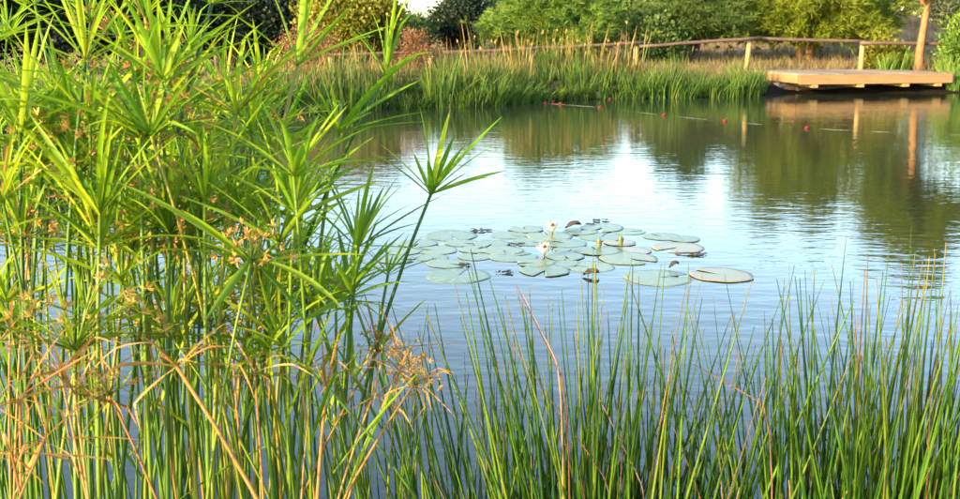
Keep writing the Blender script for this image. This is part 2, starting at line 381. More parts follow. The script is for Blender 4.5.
# ------------------------------------------------------------------ trees and shrubs
rng = np.random.default_rng(5)
def tuft_geo(C, D, n_leaf, L, W, spread, leafy):
    """leaf faces (triangles for needles, quads for leaves) at tuft centres C pointing about D"""
    n = len(C); K = n * n_leaf
    c = np.repeat(C, n_leaf, 0); d = np.repeat(D, n_leaf, 0)
    a = rng.normal(size=(K, 3)); dirs = d + spread * a; dirs /= np.linalg.norm(dirs, axis=1)[:, None]
    s = np.cross(dirs, rng.normal(size=(K, 3))); s /= np.linalg.norm(s, axis=1)[:, None]
    l = (L * rng.uniform(.65, 1.25, K))[:, None]; wd = (W * rng.uniform(.7, 1.2, K))[:, None]
    if leafy:
        c = c + rng.normal(size=(K, 3)) * L * 1.1
        up = np.cross(dirs, s)
        V = np.stack([c, c + dirs * l * .5 + s * wd + up * wd * .3, c + dirs * l, c + dirs * l * .5 - s * wd + up * wd * .3], 1)
        F = np.arange(K * 4).reshape(-1, 4)
    else:
        sag = np.zeros((K, 3)); sag[:, 2] = -.12 * l[:, 0]
        V = np.stack([c - s * wd, c + s * wd, c + dirs * l + sag], 1); F = np.arange(K * 3).reshape(-1, 3)
    return V.reshape(-1, 3), F
def tree(name, label, px, Y, H, rx, kind, mat, bark, cb=.5, trunk_r=.12, lean=0, n_cl=60, per=12, group=None, cat='tree', gx_=None, top=None, trunks=None, leaf=None, inner=.35, zmin=None):
    g = at(px, 60, Y); x0 = g.x if gx_ is None else gx_; z0 = gz1(x0, Y)
    t = thing(name, label, cat, (x0, Y, z0), 0, group)
    cz, hz = (cb + H) / 2, (H - cb) / 2; n_cl = int(n_cl * 1.5); per = int(per * 1.5)
    # cluster centres in the crown's volume, biased outwards
    C = []
    while len(C) < n_cl:
        u = rng.normal(size=3); u /= np.linalg.norm(u); r = rng.uniform(inner, 1) ** .5
        k = .78 + .22 * math.sin(5.1 * u[0] + px) * math.cos(4.3 * u[2] + px * .3) + .1 * math.sin(9 * u[1] + px)
        q = u * r * k; zz = q[2]
        wtap = 1 - .28 * max(0, zz) if kind != 'cone' else 1 - .45 * (zz + .2)
        C.append((q[0] * rx * wtap + lean * (cz + q[2] * hz) / H, q[1] * rx * wtap, cz + q[2] * hz))
    C = np.array(C)
    if zmin is not None: C[:, 2] = np.where(C[:, 2] < zmin, zmin + rng.uniform(0, .5, len(C)), C[:, 2])
    mb = MB()
    for (dx, sc) in (trunks or [(0, 1)]):
        n = 7; pts = []; rr = []
        for i in range(n):
            f = i / (n - 1); pts.append((dx * (1 + .6 * f) + lean * f * .92 + (.05 + .02 * trunk_r / .1) * math.sin(7 * f + px), .04 * math.sin(5 * f + px), -.2 + f * (H * .88 + .2))); rr.append(trunk_r * sc * (1.25 if i == 0 else 1) * (1 - .82 * f))
        mb.tube(pts, rr, 9)
    for i in range(0, n_cl, 2):
        c_ = Vector(C[i]); f = max(.12, min(.9, (c_.z - .35 * math.hypot(c_.x, c_.y)) / H)); dx = (trunks or [(0, 1)])[i % len(trunks or [0])][0]
        a = Vector((dx * (1 + .6 * f) + lean * f * .92 + .05 * math.sin(4 * f + px), .04 * math.sin(5 * f + px), f * H * .88))
        mid = a.lerp(c_, .55) + Vector((0, 0, .12 * (c_ - a).length)); r = trunk_r * .42 * (1 - .6 * f)
        mb.tube([a, mid, c_], [r, r * .6, r * .2], 5, cap=False)
    mb.build('trunk', bark, t)
    # tufts round each cluster
    m_ = len(C) * per; sp = (.19 if kind == 'needle' else .27) * rx * (60 / n_cl) ** .33
    off = rng.normal(size=(m_, 3)) * sp * np.array([.62, .62, .42]); P = np.repeat(C, per, 0) + off
    P[:, 2] = np.maximum(P[:, 2], .05 + .0 * P[:, 2])
    ctr = np.array([0, 0, cz * .7]); D = P - ctr; D /= np.linalg.norm(D, axis=1)[:, None] + 1e-6; D[:, 2] += .45
    if kind == 'needle': nl, L, W, spd, lf = 20, .27, .017, .6, False
    else: nl, L, W, spd, lf = 14, .13, .045, .8, True
    if leaf: nl, L, W = leaf[0], leaf[1] * 1.2, leaf[2] * 1.2
    V, F = tuft_geo(P, D / np.linalg.norm(D, axis=1)[:, None], nl, L, W, spd, lf)
    tint = np.repeat(np.clip(np.repeat(rng.uniform(0, 1, len(C)), per) * .65 + rng.uniform(0, .35, m_), 0, 1), nl * (4 if lf else 3))
    link('crown', mesh('crown', V, F, mat, False, {'tint': tint}), t)
    return t
BG = 'trees behind the far bank'
for px, Y, H, rx, lab in ((-60, 27, 3.8, 2.4, 'shade-coloured dark tree rising behind the umbrella sedges, farthest along the left bank'),
                          (60, 29, 3.9, 2.5, 'tall shade-coloured dark tree behind the thickest umbrella sedges'),
                          (170, 31, 3.7, 2.4, 'shade-coloured dark blue-green tree between two other dark trees'),
                          (262, 32, 2.7, 2.2, 'shade-coloured dark tree beside the rust-coloured dry bush and the yellow-green tree')):
    tree('dark_tree', lab, px, Y, H, rx, 'leaf', M['cr_dark'], M['barkdark'], .1, .14, n_cl=90, per=15, group=BG)
tree('broadleaf_tree', 'sunlit yellow-green leafy tree beside the dark trees', 350, 30, 2.3, 1.5, 'leaf', M['cr_yellow'], M['barkdark'], .3, .11, n_cl=80, per=14, group=BG)
tree('leafy_shrub', 'mid green rounded shrub below the gap of bright sky', 402, 37, 1.35, 1.2, 'leaf', M['cr_mid'], M['barkdark'], .05, .06, n_cl=55, per=13, cat='shrub')
tree('dark_tree', 'dull grey-green tree between the gap of sky and the fresh green pine', 464, 39, 2.1, 1.2, 'leaf', M['cr_dark'], M['barkdark'], .1, .09, n_cl=70, per=14, group=BG)
tree('pine_tree', 'broad bushy bright green young pine behind the tall brown rushes', 556, 33, 2.6, 2.75, 'needle', M['cr_pine'], M['barkdark'], -.1, .13, n_cl=130, per=15, group=BG)
tree('pine_tree', 'dark green tree with short forked trunk standing behind the log fence', 690, 34.5, 3.2, 2.2, 'needle', M['cr_mid'], M['barkdark'], -.6, .15, zmin=.95, n_cl=110, per=14, group=BG, trunks=[(-.08, 1), (.16, .8)])
tree('pine_tree', 'wide golden green pine with twin trunks behind the deck', 803, 35, 5.1, 3.5, 'needle', M['cr_pine2'], M['bark'], -1.2, .15, n_cl=210, per=15, inner=.2, zmin=.85, group=BG, trunks=[(-.1, 1), (.2, .9)])
tree('olive_tree', 'grey-green airy tree with bright sky showing through, behind the dry mound', 893, 45, 3.4, 2.5, 'leaf', M['cr_grey'], M['barkdark'], .2, .12, n_cl=60, per=11, group=BG)
tree('pine_tree', 'tall pine with bare reddish trunk standing beside the deck', 921, 28.9, 5.2, 2.0, 'needle', M['cr_pine2'], M['bark'], .7, .13, lean=.06, zmin=2.35, n_cl=120, per=14, group=BG)
tree('leafy_shrub', 'lush bright green shrub at the right end of the deck', 978, 28.6, 1.75, .85, 'leaf', M['cr_pine'], M['barkdark'], -.1, .04, n_cl=60, per=12, cat='shrub', leaf=(14, .12, .022))
tree('leafy_shrub', 'small yellowish shrub between the fence and the reddish pine trunk', 884, 29.8, .7, .4, 'leaf', M['cr_yellow'], M['barkdark'], -.05, .03, n_cl=30, per=9, cat='shrub')
tree('leafy_shrub', 'low dark green shrub below the forked tree', 655, 33, 1.3, .9, 'leaf', M['cr_mid'], M['barkdark'], -.05, .04, n_cl=40, per=10, cat='shrub')
tree('dry_bush', 'round rust-brown dry bush behind the reeds, below the gap of sky', 416, 25.8, 1.28, .55, 'leaf', M['cr_dry'], M['rail'], .05, .025, n_cl=28, per=5, cat='bush', leaf=(12, .045, .012))
tree('dry_bush', 'wide rust-brown dry bush beside the dark trees', 308, 24.6, 1.45, .8, 'leaf', M['cr_dry'], M['rail'], .05, .03, n_cl=30, per=5, cat='bush', leaf=(12, .05, .013))
k = 0
for px, Y, H, rx, mt, kd, lab in ((505, 62, 2.1, 3.0, 'cr_mid', 'leaf', 'distant mid green tree seen between the dull tree and the fresh pine'), (628, 58, 2.3, 3.2, 'cr_mid', 'leaf', 'distant mid green tree seen between the fresh pine and the forked tree'),
                                  (735, 60, 3.4, 3.4, 'cr_dark', 'leaf', 'distant dark tree seen between the forked tree and the golden pine'), (340, 60, 2.1, 3.4, 'cr_dark', 'leaf', 'distant dark tree behind the sunlit yellow-green one'),
                                  (965, 60, 3.4, 4, 'cr_grey', 'leaf', 'distant grey-green tree behind the reddish pine trunk'), (1080, 40, 4.6, 3, 'cr_pine2', 'needle', 'golden green pine beyond the lush shrub past the end of the deck')):
    tree('distant_tree' if Y > 50 else 'pine_tree', lab, px, Y, H, rx, kd, M[mt], M['barkdark'], .2, .14, n_cl=70, per=12, group=BG, leaf=(12, .17, .06) if kd == 'leaf' else None)

# ------------------------------------------------------------------ far bank reeds and grass
def blades(n, h0, h1, rad, lean, w0, droop, heads=0, seed=0):
    r = np.random.default_rng(seed); Vs, Fs, T, Ti = [], [], [], []; b = 0
    for i in range(n):
        a = r.uniform(0, 6.283); rr = rad * math.sqrt(r.uniform()); base = np.array([rr * math.cos(a), rr * math.sin(a), -.05])
        h = r.uniform(h0, h1); la = a + r.normal(0, .7); ln = abs(r.normal(0, lean)) + .3 * lean
        d = np.array([math.cos(la), math.sin(la), 0]); f = r.uniform(0, 6.283); s = np.array([math.cos(f), math.sin(f), 0]); w = w0 * r.uniform(.7, 1.2); ti = r.uniform()
        dr = droop * r.uniform(.2, 1)
        for k, u in enumerate((0, .35, .7, 1.0)):
            p = base + d * (ln * u * h + dr * u ** 3 * h * .6) + np.array([0, 0, h * (u - dr * .45 * u ** 3)])
            ww = w * (1, .9, .6, .06)[k]
            Vs += [p - s * ww, p + s * ww]; T += [u, u]; Ti += [ti, ti]
        for k in range(3): Fs.append((b + 2 * k, b + 2 * k + 1, b + 2 * k + 3, b + 2 * k + 2))
        b += 8
        if r.uniform() < heads:                 # a small brown seed head at the tip
            q = p
            for e in range(3):
                o = np.array([r.normal(0, .015), r.normal(0, .015), r.uniform(-.03, .02)]); s2 = np.array([math.cos(e), math.sin(e), 0])
                Vs += [q + o + (0, 0, -.04), q + o + s2 * .016, q + o + (0, 0, .045), q + o - s2 * .016]; T += [1.1] * 4; Ti += [.9] * 4
                Fs.append((b, b + 1, b + 2, b + 3)); b += 4
    return Vs, Fs, T, Ti
def clump_mesh(name, mat, *a, **k):
    V, F, T, Ti = blades(*a, **k); return mesh(name, V, F, mat, False, {'t': T, 'tint': Ti})
CM = {
 'sedge': [clump_mesh('sedge', M['reed'], 105, .3, .9, .34, .26, .015, .6, seed=i) for i in range(3)],
 'reed': [clump_mesh('reed', M['reed'], 85, .5, 1.1, .32, .13, .015, .25, seed=10 + i) for i in range(3)],
 'gold': [clump_mesh('gold', M['reedgold'], 60, .5, 1.15, .30, .15, .015, .25, seed=20 + i) for i in range(3)],
 'brown': [clump_mesh('brown', M['reedgold'], 17, .55, 1.45, .36, .12, .013, .10, heads=.25, seed=30 + i) for i in range(3)],
 'broad': [clump_mesh('broad', M['reed'], 46, .5, 1.0, .16, .42, .022, .35, seed=40 + i) for i in range(2)],
 'lush': [clump_mesh('lush', M['cr_pine'], 90, .45, .95, .25, .25, .014, .4, seed=50 + i) for i in range(2)],
}
FARLAB = {'sedge': ('sedge_clump', 'arching green sedge clump at the far waterline', 'sedge', 'green sedges lining the far waterline'),
          'reed': ('reed_clump', 'upright green reed clump on the far bank', 'reed', 'green reeds on the far bank'),
          'gold': ('reed_clump', 'golden sunlit reed clump on the far bank', 'reed', 'golden reeds on the far bank'),
          'brown': ('rush_clump', 'tall thin brown rushes with seed heads before the log fence', 'rush', 'brown seeding rushes before the fence'),
          'broad': ('iris_clump', 'broad-bladed clump fanning out over the far water', 'plant', 'broad-bladed plants at the far waterline'),
          'lush': ('leafy_clump', 'lush green leafy clump beside the end of the deck', 'plant', 'leafy clumps beside the deck')}
def far_clump(kind, x, y, s, z=None, label=None):
    nm, lab, cat, grp = FARLAB[kind]
    o = link(nm, rnd.choice(CM[kind]), None, (x, y, (max(-.02, gz1(x, y)) if z is None else z)))
    o.rotation_euler = (0, 0, rnd.uniform(0, 6.28)); s2 = s * rnd.choice((.6, .9, 1.1, 1.4)) if kind in ('sedge', 'reed', 'gold') else s; o.scale = (s * rnd.uniform(.9, 1.1), s * rnd.uniform(.9, 1.1), s2)
    px = 480 + x / y * FPX
    if kind in ('sedge', 'reed', 'gold'):
        lab += ' ' + ('beside the deck' if px > 700 else 'below the forked tree' if px > 640 else 'among the seeding brown rushes' if px > 520 else 'around the broad-bladed plants' if px > 430 else 'behind the umbrella sedges')
    return tag(o, label or lab, cat, None if label else grp)
shore = [(-13, 14), (-8, 17.5), (-3.6, 19.6), (-2.1, 21.2), (0, 22.1), (.8, 22.9), (1.9, 23.9), (3.9, 24.6), (5.4, 25.0), (7.0, 25.5), (7.75, 26.6)]
seg = []; tot = 0
for a, b_ in zip(shore[:-1], shore[1:]):
    l = math.dist(a, b_); seg.append((tot, l, a, b_)); tot += l
def shore_pt(s, off):
    for t0, l, a, b_ in seg:
        if s <= t0 + l or (t0, l, a, b_) == seg[-1]:
            f = (s - t0) / l; tx, ty = (b_[0] - a[0]) / l, (b_[1] - a[1]) / l
            return a[0] + (b_[0] - a[0]) * f - ty * off, a[1] + (b_[1] - a[1]) * f + tx * off
s = 0
while s < tot:
    x, y = shore_pt(s, rnd.uniform(-.12, .15)); px = 480 + x / y * FPX
    if px > 755: break
    if px > -150: far_clump('sedge' if px > 470 or rnd.random() < .6 else 'reed', x, y, rnd.uniform(.75, 1.0) * (1.0 if px > 640 else .85))
    x, y = shore_pt(s + .2, rnd.uniform(.45, .75)); px = 480 + x / y * FPX
    if px > -150: far_clump('reed' if rnd.random() < .7 else 'sedge', x, y, rnd.uniform(.7, .95) * (.72 if px > 650 else .95))
    x, y = shore_pt(s, rnd.uniform(1.0, 1.5)); px = 480 + x / y * FPX
    if -150 < px < 640: far_clump('gold' if rnd.random() < .75 else 'reed', x, y, rnd.uniform(.65, .9))
    s += .42 if s > 12 else .62
for px, Y in ((478, 24.6), (492, 24.9), (505, 25.1), (520, 25.3), (533, 25.3), (545, 25.5), (558, 25.6), (573, 25.7), (588, 25.8), (602, 26), (617, 26.1), (632, 26.2)):
    far_clump('brown', at(px, 60, Y).x, Y, rnd.uniform(.85, 1.1))
for px, Y, sc_ in ((752, 25.5, .75), (758, 25.9, .6), (757, 26.5, .6)):
    far_clump('sedge', at(px, 85, Y).x, Y, sc_)
for px, Y, sc_ in ((440, 22.2, .85), (468, 22.6, .95), (496, 22.3, 1.05), (515, 22.9, .75)):
    far_clump('broad', at(px, 90, Y).x, Y, sc_, -.02)
for px, Y, sc_ in ((885, 29.0, .75), (900, 29.1, .95), (908, 29.3, .8), (936, 29.2, .7), (948, 28.2, .8), (958, 27.3, .95), (972, 27.0, 1.0), (985, 27.4, 1.0), (955, 27.0, .6)):
    far_clump('lush', at(px, 70, Y).x, Y, sc_)
# loose dry grass over the far bank
r2 = np.random.default_rng(77); n = 9000
gxx = r2.uniform(-6, 22, n); gyy = 26 + 30 * r2.uniform(0, 1, n) ** 1.8
dd = sdist(gxx, gyy); loc_ = (gxx - A.x) * U.x + (gyy - A.y) * U.y; loc2 = (gxx - A.x) * Vv.x + (gyy - A.y) * Vv.y
ok = (dd > .6) & ~((loc_ > -.1) & (loc_ < DW + .1) & (loc2 > -.1) & (loc2 < DD + .05)); gxx, gyy = gxx[ok], gyy[ok]; gzz = gz(gxx, gyy); n = len(gxx)
K = 5; bx = np.repeat(np.stack([gxx, gyy, gzz], 1), K, 0) + r2.normal(0, .05, (n * K, 3)) * (1, 1, 0)
hh = r2.uniform(.12, .38, n * K)[:, None]; dv = r2.normal(0, .35, (n * K, 3)); dv[:, 2] = 1; sd = r2.normal(size=(n * K, 3)) * (1, 1, 0); sd /= np.linalg.norm(sd, axis=1)[:, None]
V = np.stack([bx - sd * .012 - (0, 0, .03), bx + sd * .012 - (0, 0, .03), bx + dv * hh], 1).reshape(-1, 3)
tag(link('dry_grass', mesh('dry_grass', V, np.arange(len(V)).reshape(-1, 3), M['drygrass'], False, {'tint': np.repeat(np.clip(np.repeat(r2.uniform(0, 1, n), K), 0, 1), 3), 't': np.tile([0, 0, 1.], n * K)})),
    'dry straw-coloured grass on the far bank', 'grass', kind='stuff')

# ------------------------------------------------------------------ water lilies
def N_(nt, x):                                  # yellowing patches where the noise is high
    q = N(nt, 'ShaderNodeMapRange'); nt.links.new(x, q.inputs[0]); q.inputs[1].default_value = .58; q.inputs[2].default_value = .75; q.inputs[4].default_value = .55; return q.outputs[0]
m, nt, p, out = nodes('lily_pad')
oi = N(nt, 'ShaderNodeObjectInfo')
c = ramp(nt, oi.outputs['Random'], [(0, (.082, .130, .066)), (.6, (.108, .156, .082)), (1, (.126, .162, .08))])
t = N(nt, 'ShaderNodeAttribute', attribute_name='t').outputs['Fac']
c = mixc(nt, .5, c, ramp(nt, noise(nt, 14, 4), [(.35, (.6, .6, .6)), (.65, (1.05, 1.05, 1.0))]), 'MULTIPLY')
v = N(nt, 'ShaderNodeAttribute', attribute_name='vein').outputs['Fac']
yl = noise(nt, 3.0, 2); c = mixc(nt, N_(nt, yl), c, (.24, .21, .08)); c = mixc(nt, v, c, (.16, .22, .12))
mr = N(nt, 'ShaderNodeMapRange'); nt.links.new(t, mr.inputs[0]); mr.inputs[1].default_value = .95; mr.inputs[2].default_value = 1.0; mr.inputs[4].default_value = .3
c = mixc(nt, mr.outputs[0], c, (.15, .13, .06))
nt.links.new(c, p.inputs['Base Color']); p.inputs['Roughness'].default_value = .36; p.inputs['Specular IOR Level'].default_value = .5
M['pad'] = m
m2 = m.copy(); m2.name = 'lily_pad_withered'
for nd in m2.node_tree.nodes:
    if nd.type == 'VALTORGB' and abs(nd.color_ramp.elements[0].color[1] - .130) < .005:
        for e, cc in zip(nd.color_ramp.elements, ((.17, .17, .09), (.18, .19, .095), (.20, .18, .095))): e.color = (*cc, 1)
    if nd.type == 'MAP_RANGE' and abs(nd.inputs[1].default_value - .95) < .01: nd.inputs[1].default_value = .35; nd.inputs[4].default_value = .55
    if nd.type == 'MIX' and abs(nd.inputs[7].default_value[0] - .15) < .005: nd.inputs[7].default_value = (.20, .135, .065, 1)
M['padtan'] = m2
def pad_mesh(seed, mat, cup=.0):
    r = random.Random(seed); rings, segs = 7, 56; V, F, T, VE = [], [], [], []
    notch = r.uniform(.14, .24); ph = r.uniform(0, 6.28); thick = .002
    for sgn in (1, 0):
        for i in range(rings):
            f = (i / (rings - 1)) ** .8
            for k in range(segs):
                a = notch + (2 * math.pi - 2 * notch) * k / (segs - 1)
                rr = f * (1 + .018 * math.sin(7 * a + ph) + .02 * math.sin(3 * a + ph))
                z = .0012 * f * f * math.sin(2 * a + ph) + .0012 * f ** 6 * math.sin(5 * a + ph) + cup * f ** 3
                V.append((rr * math.cos(a) * .5, rr * math.sin(a) * .5, z * 1.0 + (0 if sgn else -thick))); T.append(f); VE.append(.55 if k % 5 == 0 and 0 < i < rings - 1 else 0)
    o = rings * segs
    for i in range(rings - 1):
        for k in range(segs - 1):
            q = (i * segs + k, (i + 1) * segs + k, (i + 1) * segs + k + 1, i * segs + k + 1)
            F.append(q); F.append(tuple(o + j for j in q[::-1]))
    e = (rings - 1) * segs
    for k in range(segs - 1): F.append((e + k, o + e + k, o + e + k + 1, e + k + 1))
    for i in range(rings - 1):
        F.append((i * segs, o + i * segs, o + (i + 1) * segs, (i + 1) * segs)); k = segs - 1
        F.append((i * segs + k, (i + 1) * segs + k, o + (i + 1) * segs + k, o + i * segs + k))
    return mesh('lily_pad', V, F, mat, True, {'t': T, 'vein': VE})
PADM = [pad_mesh(i, M['pad']) for i in range(6)]; PADT = [pad_mesh(20 + i, M['padtan']) for i in range(2)]
GL = 'pale green lily pads in the raft'
LM = [(552, 233, 'around the open white flower'), (544, 257, 'around the half-open white flower'), (599, 248, 'around the pointed green buds'), (592, 275, 'beside the brown dead curled leaf'), (675, 240, 'beside the tan-edged pad'),
      (458, 270, 'beside the deeply notched pad'), (482, 232, 'before the dark floating litter'), (515, 246, 'with a dark scrap near it'), (400, 252, 'half hidden behind the lone leaning sedge'), (605, 225, 'at the back edge, near a dark sliver')]
pads = [(458, 275, 65, 'pale green lily pad with a deep notch, apart on the side towards the sedges'), (451, 235, 54), (462, 242.5, 36), (447, 263, 42), (492, 243.5, 38), (503, 250, 42), (526, 229, 36), (509, 234.5, 38), (532, 241, 42),
        (513, 256, 50), (549, 235.5, 50), (566, 243, 42), (545, 270, 52), (536, 262.5, 38), (590, 266, 50), (432, 257, 34), (437, 249.5, 42), (404, 250, 42), (396, 259, 40), (565, 255.5, 42),
        (602, 227.5, 46), (628, 231, 34), (601, 236.5, 44), (572, 249, 36), (662, 236, 38), (684, 238.5, 32), (628, 258, 58), (598, 250, 46), (658, 277, 68, 'large pale green lily pad next to the brown-rimmed pad'),
        (560, 262, 40), (475, 256, 36), (580, 231, 36), (476, 249, 34), (418, 243, 38)]
tan = [(678, 247, 54, 'pale lily pad with a tan withering edge'), (631, 250.5, 40, 'pinkish tan withered lily pad beside the tan-edged pad'), (620, 242.5, 32, 'small tan withered lily pad under a green bud'), (721, 274.5, 64, 'olive lily pad with a brown rim, outermost of the raft')]
def put_pad(i, px, py, wpx, me, label, group):
    c = on_z(px, py, .006); d = wpx / FPX * math.hypot(c.y, CAM_H)
    o = link('lily_pad', me, None, (c.x, c.y, .0018 + (i % 7) * .0007))
    o.scale = (d, d * rnd.uniform(.92, 1.05), d); o.rotation_euler = (rnd.uniform(-.004, .004), rnd.uniform(-.004, .004), rnd.uniform(0, 6.28))
    if px == 458: o.rotation_euler.z = RAD(60)
    return tag(o, label, 'lily pad', group)
for i, q in enumerate(pads): put_pad(i, q[0], q[1], q[2], PADM[i % 6], q[3] if len(q) > 3 else 'pale green round lily pad ' + min(((math.hypot(q[0] - a, 2 * (q[1] - b_)), l) for a, b_, l in LM))[1], None if len(q) > 3 else GL)
for i, q in enumerate(tan): put_pad(i + 3, q[0], q[1], q[2], PADT[i % 2], q[3], None)

def petal_mesh(name, mat, L, W, cup):
    rows, ts = [], []
    for i in range(7):
        f = i / 6; wd = W * math.sin(math.pi * min(1, .12 + f * .88)) ** .8 * (1 - .15 * f) if i < 6 else .001
        x = L * f; z = cup * L * (f * f)
        rows.append([(x, -wd, z + wd * .35), (x, 0, z), (x, wd, z + wd * .35)]); ts.append(f)
    mb = MB(); mb.quadstrip(rows, ts); return mb.mesh(name, mat)
PET, SEP = petal_mesh('petal', M['petal'], .064, .0165, .12), petal_mesh('sepal', M['sepal'], .06, .0125, -.05)
def lily(px, py, label, s=1.0):
    c = on_z(px, py, 0); t = thing('water_lily', label, 'flower', (c.x, c.y, .015))
    for ring, (n_, el, k) in enumerate(((4, 60, 1.3), (8, 36, 1.05), (8, 54, 1.05), (6, 72, .85))):
        for i in range(n_):
            o = link('sepal' if ring == 0 else 'petal', SEP if ring == 0 else PET, t, (0, 0, .012))
            o.rotation_euler = (0, -RAD(el + rnd.uniform(-5, 5)), 2 * math.pi * i / n_ + ring * .4 + rnd.uniform(-.1, .1)); o.scale = (k * s,) * 3
    mb = MB()
    for i in range(22):
        a = i * 2.4; r = .006 + .008 * (i / 22); mb.tube([(r * .4 * math.cos(a), r * .4 * math.sin(a), .012), (r * math.cos(a), r * math.sin(a), .036 * s)], [.0012, .0008], 4)
    mb.build('stamens', M['stamen'], t)
    mb = MB(); mb.tube([(0, 0, -.25), (0, 0, .005), (0, 0, .014)], [.006, .008, .013], 7); mb.build('stalk', M['sepal'], t)
lily(552, 235, 'open white water lily beside the curled-up olive leaf', 1.35); lily(544, 257.5, 'half-open white water lily with dark sepals in the middle of the raft', 1.3)
def bud(px, py, label, h=.09):
    c = on_z(px, py, 0); t = thing('lily_bud', label, 'bud', (c.x, c.y, 0))
    prof = [(-.2, .005), (0, .006), (.01, .012), (h * .35, .021), (h * .6, .018), (h * .85, .009), (h, .001)]
    mb = MB(); mb.tube([(0, 0, z) for z, _ in prof], [r for _, r in prof], 9); mb.build('bud_scales', M['cr_green'], t)
    for i in range(4):
        o = link('sepal', SEP, t, (.012 * math.cos(i * 1.57), .012 * math.sin(i * 1.57), .006)); o.rotation_euler = (0, -RAD(80), i * 1.57); o.scale = (1.15, 1.2, 1.2)
M['cr_green'] = solid('bud_green', [(.3, (.06, .10, .03)), (.7, (.11, .16, .06))], .5)
bud(599, 249, 'pointed green lily bud standing up between pale pads'); bud(620.5, 246.5, 'pointed green lily bud rising from a small tan pad')
def curled(px, py, L, label, rz, lift=.09):
    c = on_z(px, py, 0); rows = []; ts = []
    for i in range(9):
        f = i / 8; wd = L * .32 * math.sin(math.pi * (.08 + .84 * f)); row = []
        for k in range(7):
            a = (k / 6 - .5) * (1.6 + 1.2 * f); row.append((L * (f - .5), wd * math.sin(a), lift * math.sin(2.2 * f) + wd * (1 - math.cos(a)) * .9 + .006 * math.sin(9 * f + 2 * k)))
        rows.append(row); ts.append(f)
    mb = MB(); mb.quadstrip(rows, ts)
    o = mb.build('curled_leaf', M['deadleaf'], None, True, (c.x, c.y, .012)); o.rotation_euler = (RAD(8), 0, rz)
    sm = o.modifiers.new('thickness', 'SOLIDIFY'); sm.thickness = .003
    return tag(o, label, 'leaf')
o = curled(573, 229, .13, 'curled-up olive brown lily leaf beside the open white flower', .15, .03)
curled(591, 276, .11, 'brown dead lily leaf curled on the water beside a pale pad', .1, .015); curled(673.5, 269, .075, 'small brown withered leaf between the large pad and the tan-edged pad', .4, .03)
def litter(px, py, wpx, label):
    c = on_z(px, py, 0); mb = MB(); W = wpx / FPX * c.y
    for i in range(9):
        x, y = rnd.uniform(-.5, .5) * W, rnd.uniform(-.12, .12) * W * 2; a = rnd.uniform(0, 3.14); l = rnd.uniform(.1, .3) * W; d = Vector((math.cos(a), math.sin(a), 0)); s_ = Vector((-d.y, d.x, 0)) * l * rnd.uniform(.15, .45)
        p0 = Vector((x, y, .004)); rows = [[p0 - d * l + Vector((0, 0, 0)), p0 - d * l + Vector((0, 0, .003))], [p0 - s_, p0 + s_ + Vector((0, 0, .01))], [p0 + d * l, p0 + d * l + Vector((0, 0, .008))]]
        mb.quadstrip(rows)
    o = mb.build('leaf_litter', M['debris'], None, False, (c.x, c.y, .002))
    return tag(o, label, 'leaf litter')
litter(482, 231, 20, 'dark floating leaf litter behind the pads nearest the sedges'); litter(503, 273, 22, 'dark floating leaf litter beside the notched lily pad'); litter(463, 265, 12, 'small dark flakes by a pad beside the notched one')  # the smallest is a few dark flakes at the edge of a pad
litter(601, 221, 16, 'dark floating sliver beyond the raft of pads'); litter(693, 255, 34, 'sprawling dark leaf litter beside the tan-edged pad'); litter(516, 245, 12, 'dark scrap lying on the pads in the middle of the raft'); litter(590, 225, 10, 'dark scrap beside the curled-up olive leaf')

# ------------------------------------------------------------------ umbrella sedges
def bract_mesh(name, mat, droop, a0, kink=0, curl=0, L=.235, W=.0066):
    n = 9; rows, ts = [], []; x = z = 0.0; pr = [.45, .72, .92, 1.0, .98, .88, .7, .42, .05]; y = 0
    for i in range(n):
        f = i / (n - 1); pit = a0 - droop * f ** 1.4 - (kink if f > .55 else 0); wd = W * pr[i]
        tw = curl * f; up = .42 * wd
        cy, sy = math.cos(tw), math.sin(tw); nx_, nz_ = -math.sin(pit), math.cos(pit)
        def pt(u, v): return (x + nx_ * (v * cy + u * sy), y + u * cy - v * sy, z + nz_ * (v * cy + u * sy))
        rows.append([pt(-wd, up), pt(0, 0), pt(wd, up)]); ts.append(f)
        x += L / (n - 1) * math.cos(pit); z += L / (n - 1) * math.sin(pit); y += L / (n - 1) * curl * .12
    mb = MB(); mb.quadstrip(rows, ts); return mb.mesh(name, mat)
BR = [bract_mesh('bract', M['bract'], d, a, k, c_) for d, a, k, c_ in ((.15, .05, 0, .1), (.3, .1, 0, -.2), (.5, .15, 0, .2), (.75, .2, 0, -.15), (.2, .0, 0, .3), (.3, .1, .5, 0), (.2, .05, 0, .1), (.1, .0, 0, -.1))]
BRD = [bract_mesh('bract', M['dry'], d, a, k, c_, W=.005) for d, a, k, c_ in ((.3, .1, 0, .6), (.5, .1, .9, -.8), (.2, .0, 1.5, .5), (.9, .2, .3, 1.0), (.15, .05, 0, -.5), (.3, .1, .6, .9))]
